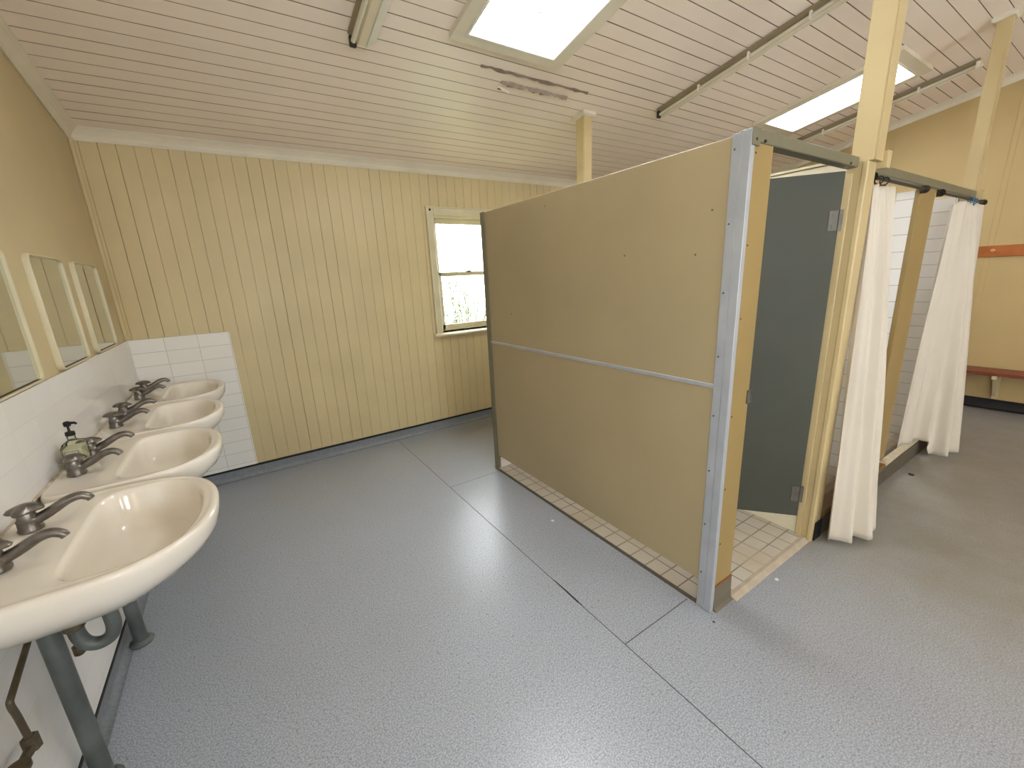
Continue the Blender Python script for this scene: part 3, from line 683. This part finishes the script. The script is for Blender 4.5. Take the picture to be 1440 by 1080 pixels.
def make_basin():
    cy = -2.40
    t = thing('wash_basin', 'x', 'wash basin', (0.0, cy, ZR), 'row of cream wash basins on the tiled wall')
    def K(name, bm, m, smooth=True, par=None):
        o = obj(name, bm, m, None, smooth); o.parent = par or t; return o
    bowl = K('bowl', basin_mesh(), CERAM, 'all')
    bm = B(); lathe(bm, [(.0, 0), (.019, 0), (.021, .003), (.012, .001), (.0, -.002)], (.31, 0, -.1565), 20); K('drain_ring', bm, CHROME)
    bm = B(); bx(bm, .0125, .020, -.312, .312, -.004, .006, .003); K('wall_sealant', bm, RIMPAD, False)
    for s, an in ((-.108, -.10), (.112, .06)):
        # pillar tap
        bm = B(); x0 = .078
        lathe(bm, [(.0, .0), (.027, .0), (.028, .006), (.0255, .012), (.0245, .030), (.0255, .034), (.0215, .040), (.0195, .052), (.017, .062), (.0, .063)], (x0, s, .0), 28)
        tap = K('pillar_tap', bm, TAPM)
        bm = B(); pts = smooth_path([(x0+.012, s, .026), (x0+.045, s+an*.03, .040), (x0+.085, s+an*.07, .062), (x0+.112, s+an*.10, .068), (x0+.130, s+an*.12, .060), (x0+.137, s+an*.13, .050)], 5)
        n_ = len(pts); tube(bm, pts, [.0155-.005*(k/(n_-1)) for k in range(n_)], 14); K('spout', bm, TAPM, True, tap)
        bm = B()
        lathe(bm, [(.0, .050), (.014, .051), (.020, .056), (.034, .060), (.036, .064), (.030, .072), (.018, .079), (.0, .081)], (x0, s, .0), 40,
              mod=lambda a, j: (1+.20*math.cos(4*a+.5)) if j in (3, 4, 5) else 1); K('handle', bm, TAPM, True, tap)
    # waste and trap under the bowl
    bm = B(); tr = [(.208, 0, -.18), (.208, 0, -.28), (.207, 0, -.325), (.195, 0, -.355), (.168, 0, -.366), (.142, 0, -.352), (.130, 0, -.32), (.128, 0, -.275), (.128, 0, -.235), (.118, .012, -.215), (.095, .03, -.212), (.072, .04, -.212)]
    tube(bm, smooth_path(tr, 5), .019, 18); trap = K('waste_trap', bm, PIPE)
    bm = B(); tube(bm, [(.128, 0, -.292), (.128, 0, -.288), (.128, 0, -.262), (.128, 0, -.258)], [.021, .025, .025, .021], 18); K('collar_nut', bm, BRASS, True, trap)
    bm = B(); tube(bm, [(.208, 0, -.235), (.208, 0, -.23), (.208, 0, -.205), (.208, 0, -.20)], [.024, .029, .029, .024], 18); K('collar_nut', bm, BRASS, True, trap)
    bm = B(); fz = -ZR
    tube(bm, [(.060, .04, fz+.006), (.060, .04, fz+.30), (.060, .04, -.195)], .0255, 20); stack = K('waste_stack_pipe', bm, PIPE)
    bm = B(); lathe(bm, [(.0, .0), (.044, .0), (.046, .006), (.034, .012), (.030, .02), (.0, .021)], (.060, .04, fz+.001), 24); K('floor_flange', bm, PIPE, True, stack)
    bm = B(); tube(bm, [(.060, .04, -.205), (.060, .04, -.20), (.060, .04, -.165), (.060, .04, -.160)], [.028, .033, .033, .026], 20); K('socket', bm, PIPE, True, stack)
    # supply pipes
    bm = B(); tube(bm, smooth_path([(.085, -.108, -.02), (.075, -.10, -.20), (.055, -.03, -.245), (.052, -.175, -.30), (.050, -.195, -.315), (.050, -.190, -.36), (.050, -.183, -.445)], 4), .0075, 12); sp0 = K('supply_pipe', bm, BRASS)
    bm = B(); tube(bm, [(.050, -.183, -.435), (.050, -.183, -.44), (.050, -.183, -.475), (.050, -.183, -.48)], [.012, .018, .018, .012], 8)
    tube(bm, [(.050, -.183, -.46), (.050, -.21, -.463), (.050, -.245, -.455)], [.010, .012, .010], 12)
    lathe(bm, [(0, 0), (.02, 0), (.024, .006), (.024, .018), (.014, .024), (0, .025)], (.050, -.262, -.462), 18); K('stop_valve', bm, BRASS, True, sp0)
    bm = B(); tube(bm, [(.085, .112, -.02), (.070, .14, -.2), (.050, .195, -.38), (.050, .198, -.49)], .0075, 12); sp1_ = K('supply_pipe', bm, BRASS)
    bm = B(); tube(bm, [(.050, .198, -.47), (.050, .198, -.475), (.050, .198, -.505), (.050, .198, -.51)], [.010, .016, .016, .011], 8); K('stop_valve', bm, BRASS, True, sp1_)
    return t
b1 = make_basin()
labels = ['largest and nearest cream wash basin, cut off by the left edge',
          'second nearest wash basin, with the clear soap bottle on its deck',
          'third wash basin from the viewer, between the soap bottle basin and the corner one',
          'farthest wash basin, tucked into the tiled corner']
b1['label'] = labels[0]
for k in (1, 2, 3):
    d = dup(b1, (0, .667*k, 0)); d['label'] = labels[k]
# soap bottle
bx_, by_ = .062, -1.727
sb = thing('soap_bottle', 'clear square pump bottle of pale soap with black pump and white label', 'soap bottle', (bx_, by_, ZR))
def rr_ring(bm, hx_, hy_, r, z, n=6):
    vs = []
    for q, (sx_, sy_) in enumerate(((1, 1), (-1, 1), (-1, -1), (1, -1))):
        for k in range(n): a = q*PI/2+PI/2*k/(n-1); vs.append(bm.verts.new((bx_+sx_*(hx_-r)+r*math.cos(a), by_+sy_*(hy_-r)+r*math.sin(a), z)))
    return vs
bm = B(); rg = [rr_ring(bm, *q) for q in ((.028, .042, .008, ZR+.004), (.030, .044, .008, ZR+.010), (.030, .044, .008, ZR+.088), (.026, .037, .012, ZR+.100), (.015, .016, .012, ZR+.108), (.0125, .0125, .012, ZR+.112), (.0125, .0125, .012, ZR+.128))]
for i in range(len(rg)-1):
    for k in range(24): bm.faces.new((rg[i][k], rg[i][(k+1) % 24], rg[i+1][(k+1) % 24], rg[i+1][k]))
bm.faces.new(rg[0][::-1]); bm.faces.new(rg[-1]); kid(obj('bottle_body', bm, BOTTLE, None, True), sb)
bm = B(); rg = [rr_ring(bm, *q) for q in ((.0265, .0405, .006, ZR+.012), (.0265, .0405, .006, ZR+.080))]
for k in range(24): bm.faces.new((rg[0][k], rg[0][(k+1) % 24], rg[1][(k+1) % 24], rg[1][k]))
bm.faces.new(rg[0][::-1]); bm.faces.new(rg[-1]); kid(obj('liquid_soap', bm, SOAP), sb)
bm = B(); lathe(bm, [(0, .127), (.014, .127), (.015, .130), (.014, .142), (.008, .144), (.004, .146), (.004, .166), (0, .167)], (bx_, by_, ZR), 18)
lathe(bm, [(0, .165), (.010, .165), (.011, .170), (.011, .180), (.007, .184), (0, .185)], (bx_, by_, ZR), 16); tube(bm, [(bx_, by_, ZR+.177), (bx_+.022, by_-.004, ZR+.176), (bx_+.028, by_-.005, ZR+.170)], [.006, .005, .004], 10)
kid(obj('pump', bm, BLACK, None, True), sb)
bm = B(); bx(bm, bx_-.019, bx_+.019, by_-.0455, by_-.0445, ZR+.030, ZR+.074); lb = kid(obj('paper_label', bm, WHITEP), sb)
bm = B()
for q, ww in ((.064, .012), (.058, .014), (.047, .010), (.041, .013)): bx(bm, bx_-ww, bx_+ww, by_-.0462, by_-.0456, ZR+q-.0012, ZR+q+.0012)
for q in (.0305, .0735): bx(bm, bx_-.019, bx_+.019, by_-.0462, by_-.0456, ZR+q-.0008, ZR+q+.0008)
for q in (-.0185, .0185): bx(bm, bx_+q-.0006, bx_+q+.0006, by_-.0462, by_-.0456, ZR+.030, ZR+.074)
kid(obj('label_print', bm, DARKM), sb)

# ================================================================== MIRRORS
REFLSTRIP = mat('dark_reflection_strip', (58, 42, 32), .5)  # dark strips standing in for the frame's reflection in the glass
def mirror(label, y0, y1):
    z0, z1 = 1.241, 1.736
    t = thing('wall_mirror', label, 'mirror', (0, (y0+y1)/2, z0), 'row of rounded mirrors above the basins')
    def ring_(ins, x, r):
        out = []; a0, a1, c0, c1 = y0+ins, y1-ins, z0+ins, z1-ins
        for q, (yy, zz) in enumerate(((a1-r, c1-r), (a0+r, c1-r), (a0+r, c0+r), (a1-r, c0+r))):
            for k in range(7): a = q*PI/2+PI/2*k/6; out.append((x, yy+r*math.cos(a), zz+r*math.sin(a)))
        return out
    bm = B(); rs = [[bm.verts.new(p_) for p_ in ring_(*q)] for q in ((0, .0, .035), (0, .017, .035), (.002, .021, .033), (.006, .0215, .030), (.009, .019, .028), (.010, .008, .028))]
    for i in range(len(rs)-1):
        for k in range(28): bm.faces.new((rs[i][k], rs[i][(k+1) % 28], rs[i+1][(k+1) % 28], rs[i+1][k]))
    kid(obj('frame', bm, TRIMCREAM, None, True), t)
    bm = B(); a = [bm.verts.new(p_) for p_ in ring_(.0095, .0110, .0285)]; b3 = [bm.verts.new(p_) for p_ in ring_(.0095, .002, .0285)]
    bm.faces.new(a)
    for k in range(28): bm.faces.new((a[k], a[(k+1) % 28], b3[(k+1) % 28], b3[k]))
    kid(obj('mirror_glass', bm, MIRROR), t)
    bm = B(); bx(bm, .0112, .0190, y0+.0104, y0+.0125, z0+.035, z1-.035); kid(obj('dark_reflection_strip', bm, REFLSTRIP), t)
    bm = B(); bx(bm, .0112, .0165, y0+.035, y1-.035, z0+.0104, z0+.0115); kid(obj('dark_reflection_strip', bm, REFLSTRIP), t)
    return t
mirror('cream framed rounded mirror cut off by the left edge, nearest the viewer', -2.075, -1.63)
mirror('middle rounded wall mirror of the three above the basins', -1.41, -.975)
mirror('rounded wall mirror closest to the corner', -.80, -.335)

# ================================================================== BENCH AND PEG RAIL
be = thing('wall_bench', 'red-brown timber slat bench along the right wall', 'bench', (6.85, -3.6, 0))
for k in range(3):
    bm = B(); x0 = 6.72+.09*k; bx(bm, x0, x0+.08, -5.2, -1.6, .395, .427, .004); kid(obj('seat_slat', bm, WOODRED), be)
for y_ in (-1.9, -3.27, -4.6):
    bm = B(); bx(bm, 6.73, XW-.001, y_-.02, y_+.02, .355, .394, .003); bx(bm, XW-.04, XW-.001, y_-.02, y_+.02, .12, .355, .003)
    prism(bm, [(6.78, y_-.015, .355), (6.82, y_-.015, .355), (XW-.04, y_-.015, .18), (XW-.04, y_-.015, .14)], (0, .03, 0)); kid(obj('bracket', bm, CREAM_SMOOTH), be)
pg = thing('peg_rail', 'varnished orange timber peg rail on the right wall', 'peg rail', (XW, -3.2, 1.57))
bm = B(); bx(bm, XW-.022, XW-.0005, -5.0, -1.5, 1.516, 1.622, .003); kid(obj('backboard', bm, WOODOR), pg)
for k in range(9):
    y_ = -3.034+.33*(k-5); c0 = Vector((XW-.022, y_, 1.565))
    bm = B(); tube(bm, [c0, c0+Vector((-.03, 0, .006)), c0+Vector((-.045, 0, .010)), c0+Vector((-.058, 0, .012)), c0+Vector((-.062, 0, .013))], [.011, .010, .017, .017, .008], 14); kid(obj('peg', bm, mat('peg_timber', (206, 140, 84), .35) if k == 0 else bpy.data.materials['peg_timber'], None, True), pg)

# ================================================================== SMALL DEBRIS
def flake(name, label, cat, x, y, s, m, h=.004, grp=None):
    bm = B(); n_ = 7; rr = [s*random.uniform(.5, 1) for _ in range(n_)]
    a = [bm.verts.new((rr[k]*math.cos(2*PI*k/n_), rr[k]*math.sin(2*PI*k/n_), 0)) for k in range(n_)]
    b3 = [bm.verts.new((.7*rr[k]*math.cos(2*PI*k/n_), .7*rr[k]*math.sin(2*PI*k/n_), h*random.uniform(.5, 1))) for k in range(n_)]
    for k in range(n_): bm.faces.new((a[k], a[(k+1) % n_], b3[(k+1) % n_], b3[k]))
    bm.faces.new(a[::-1]); bm.faces.new(b3)
    o = obj(name, bm, m); o.location = (x, y, .0008); tag(o, label, cat, grp); return o
flake('paint_flake', 'white paint flake on the vinyl floor beside the partition', 'flake', 2.165, -2.085, .014, WHITEP)
flake('paint_flake', 'white paint flake on the floor in front of the cubicle threshold', 'flake', 2.732, -3.185, .012, WHITEP)
flake('debris_speck', 'tiny black speck on the floor near the foot of the aluminium corner', 'speck', 2.235, -3.149, .006, BLACK, .003)
flake('debris_speck', 'dark leaf scrap on the floor before the shower hob', 'speck', 4.62, -3.235, .03, DARKM, .004)
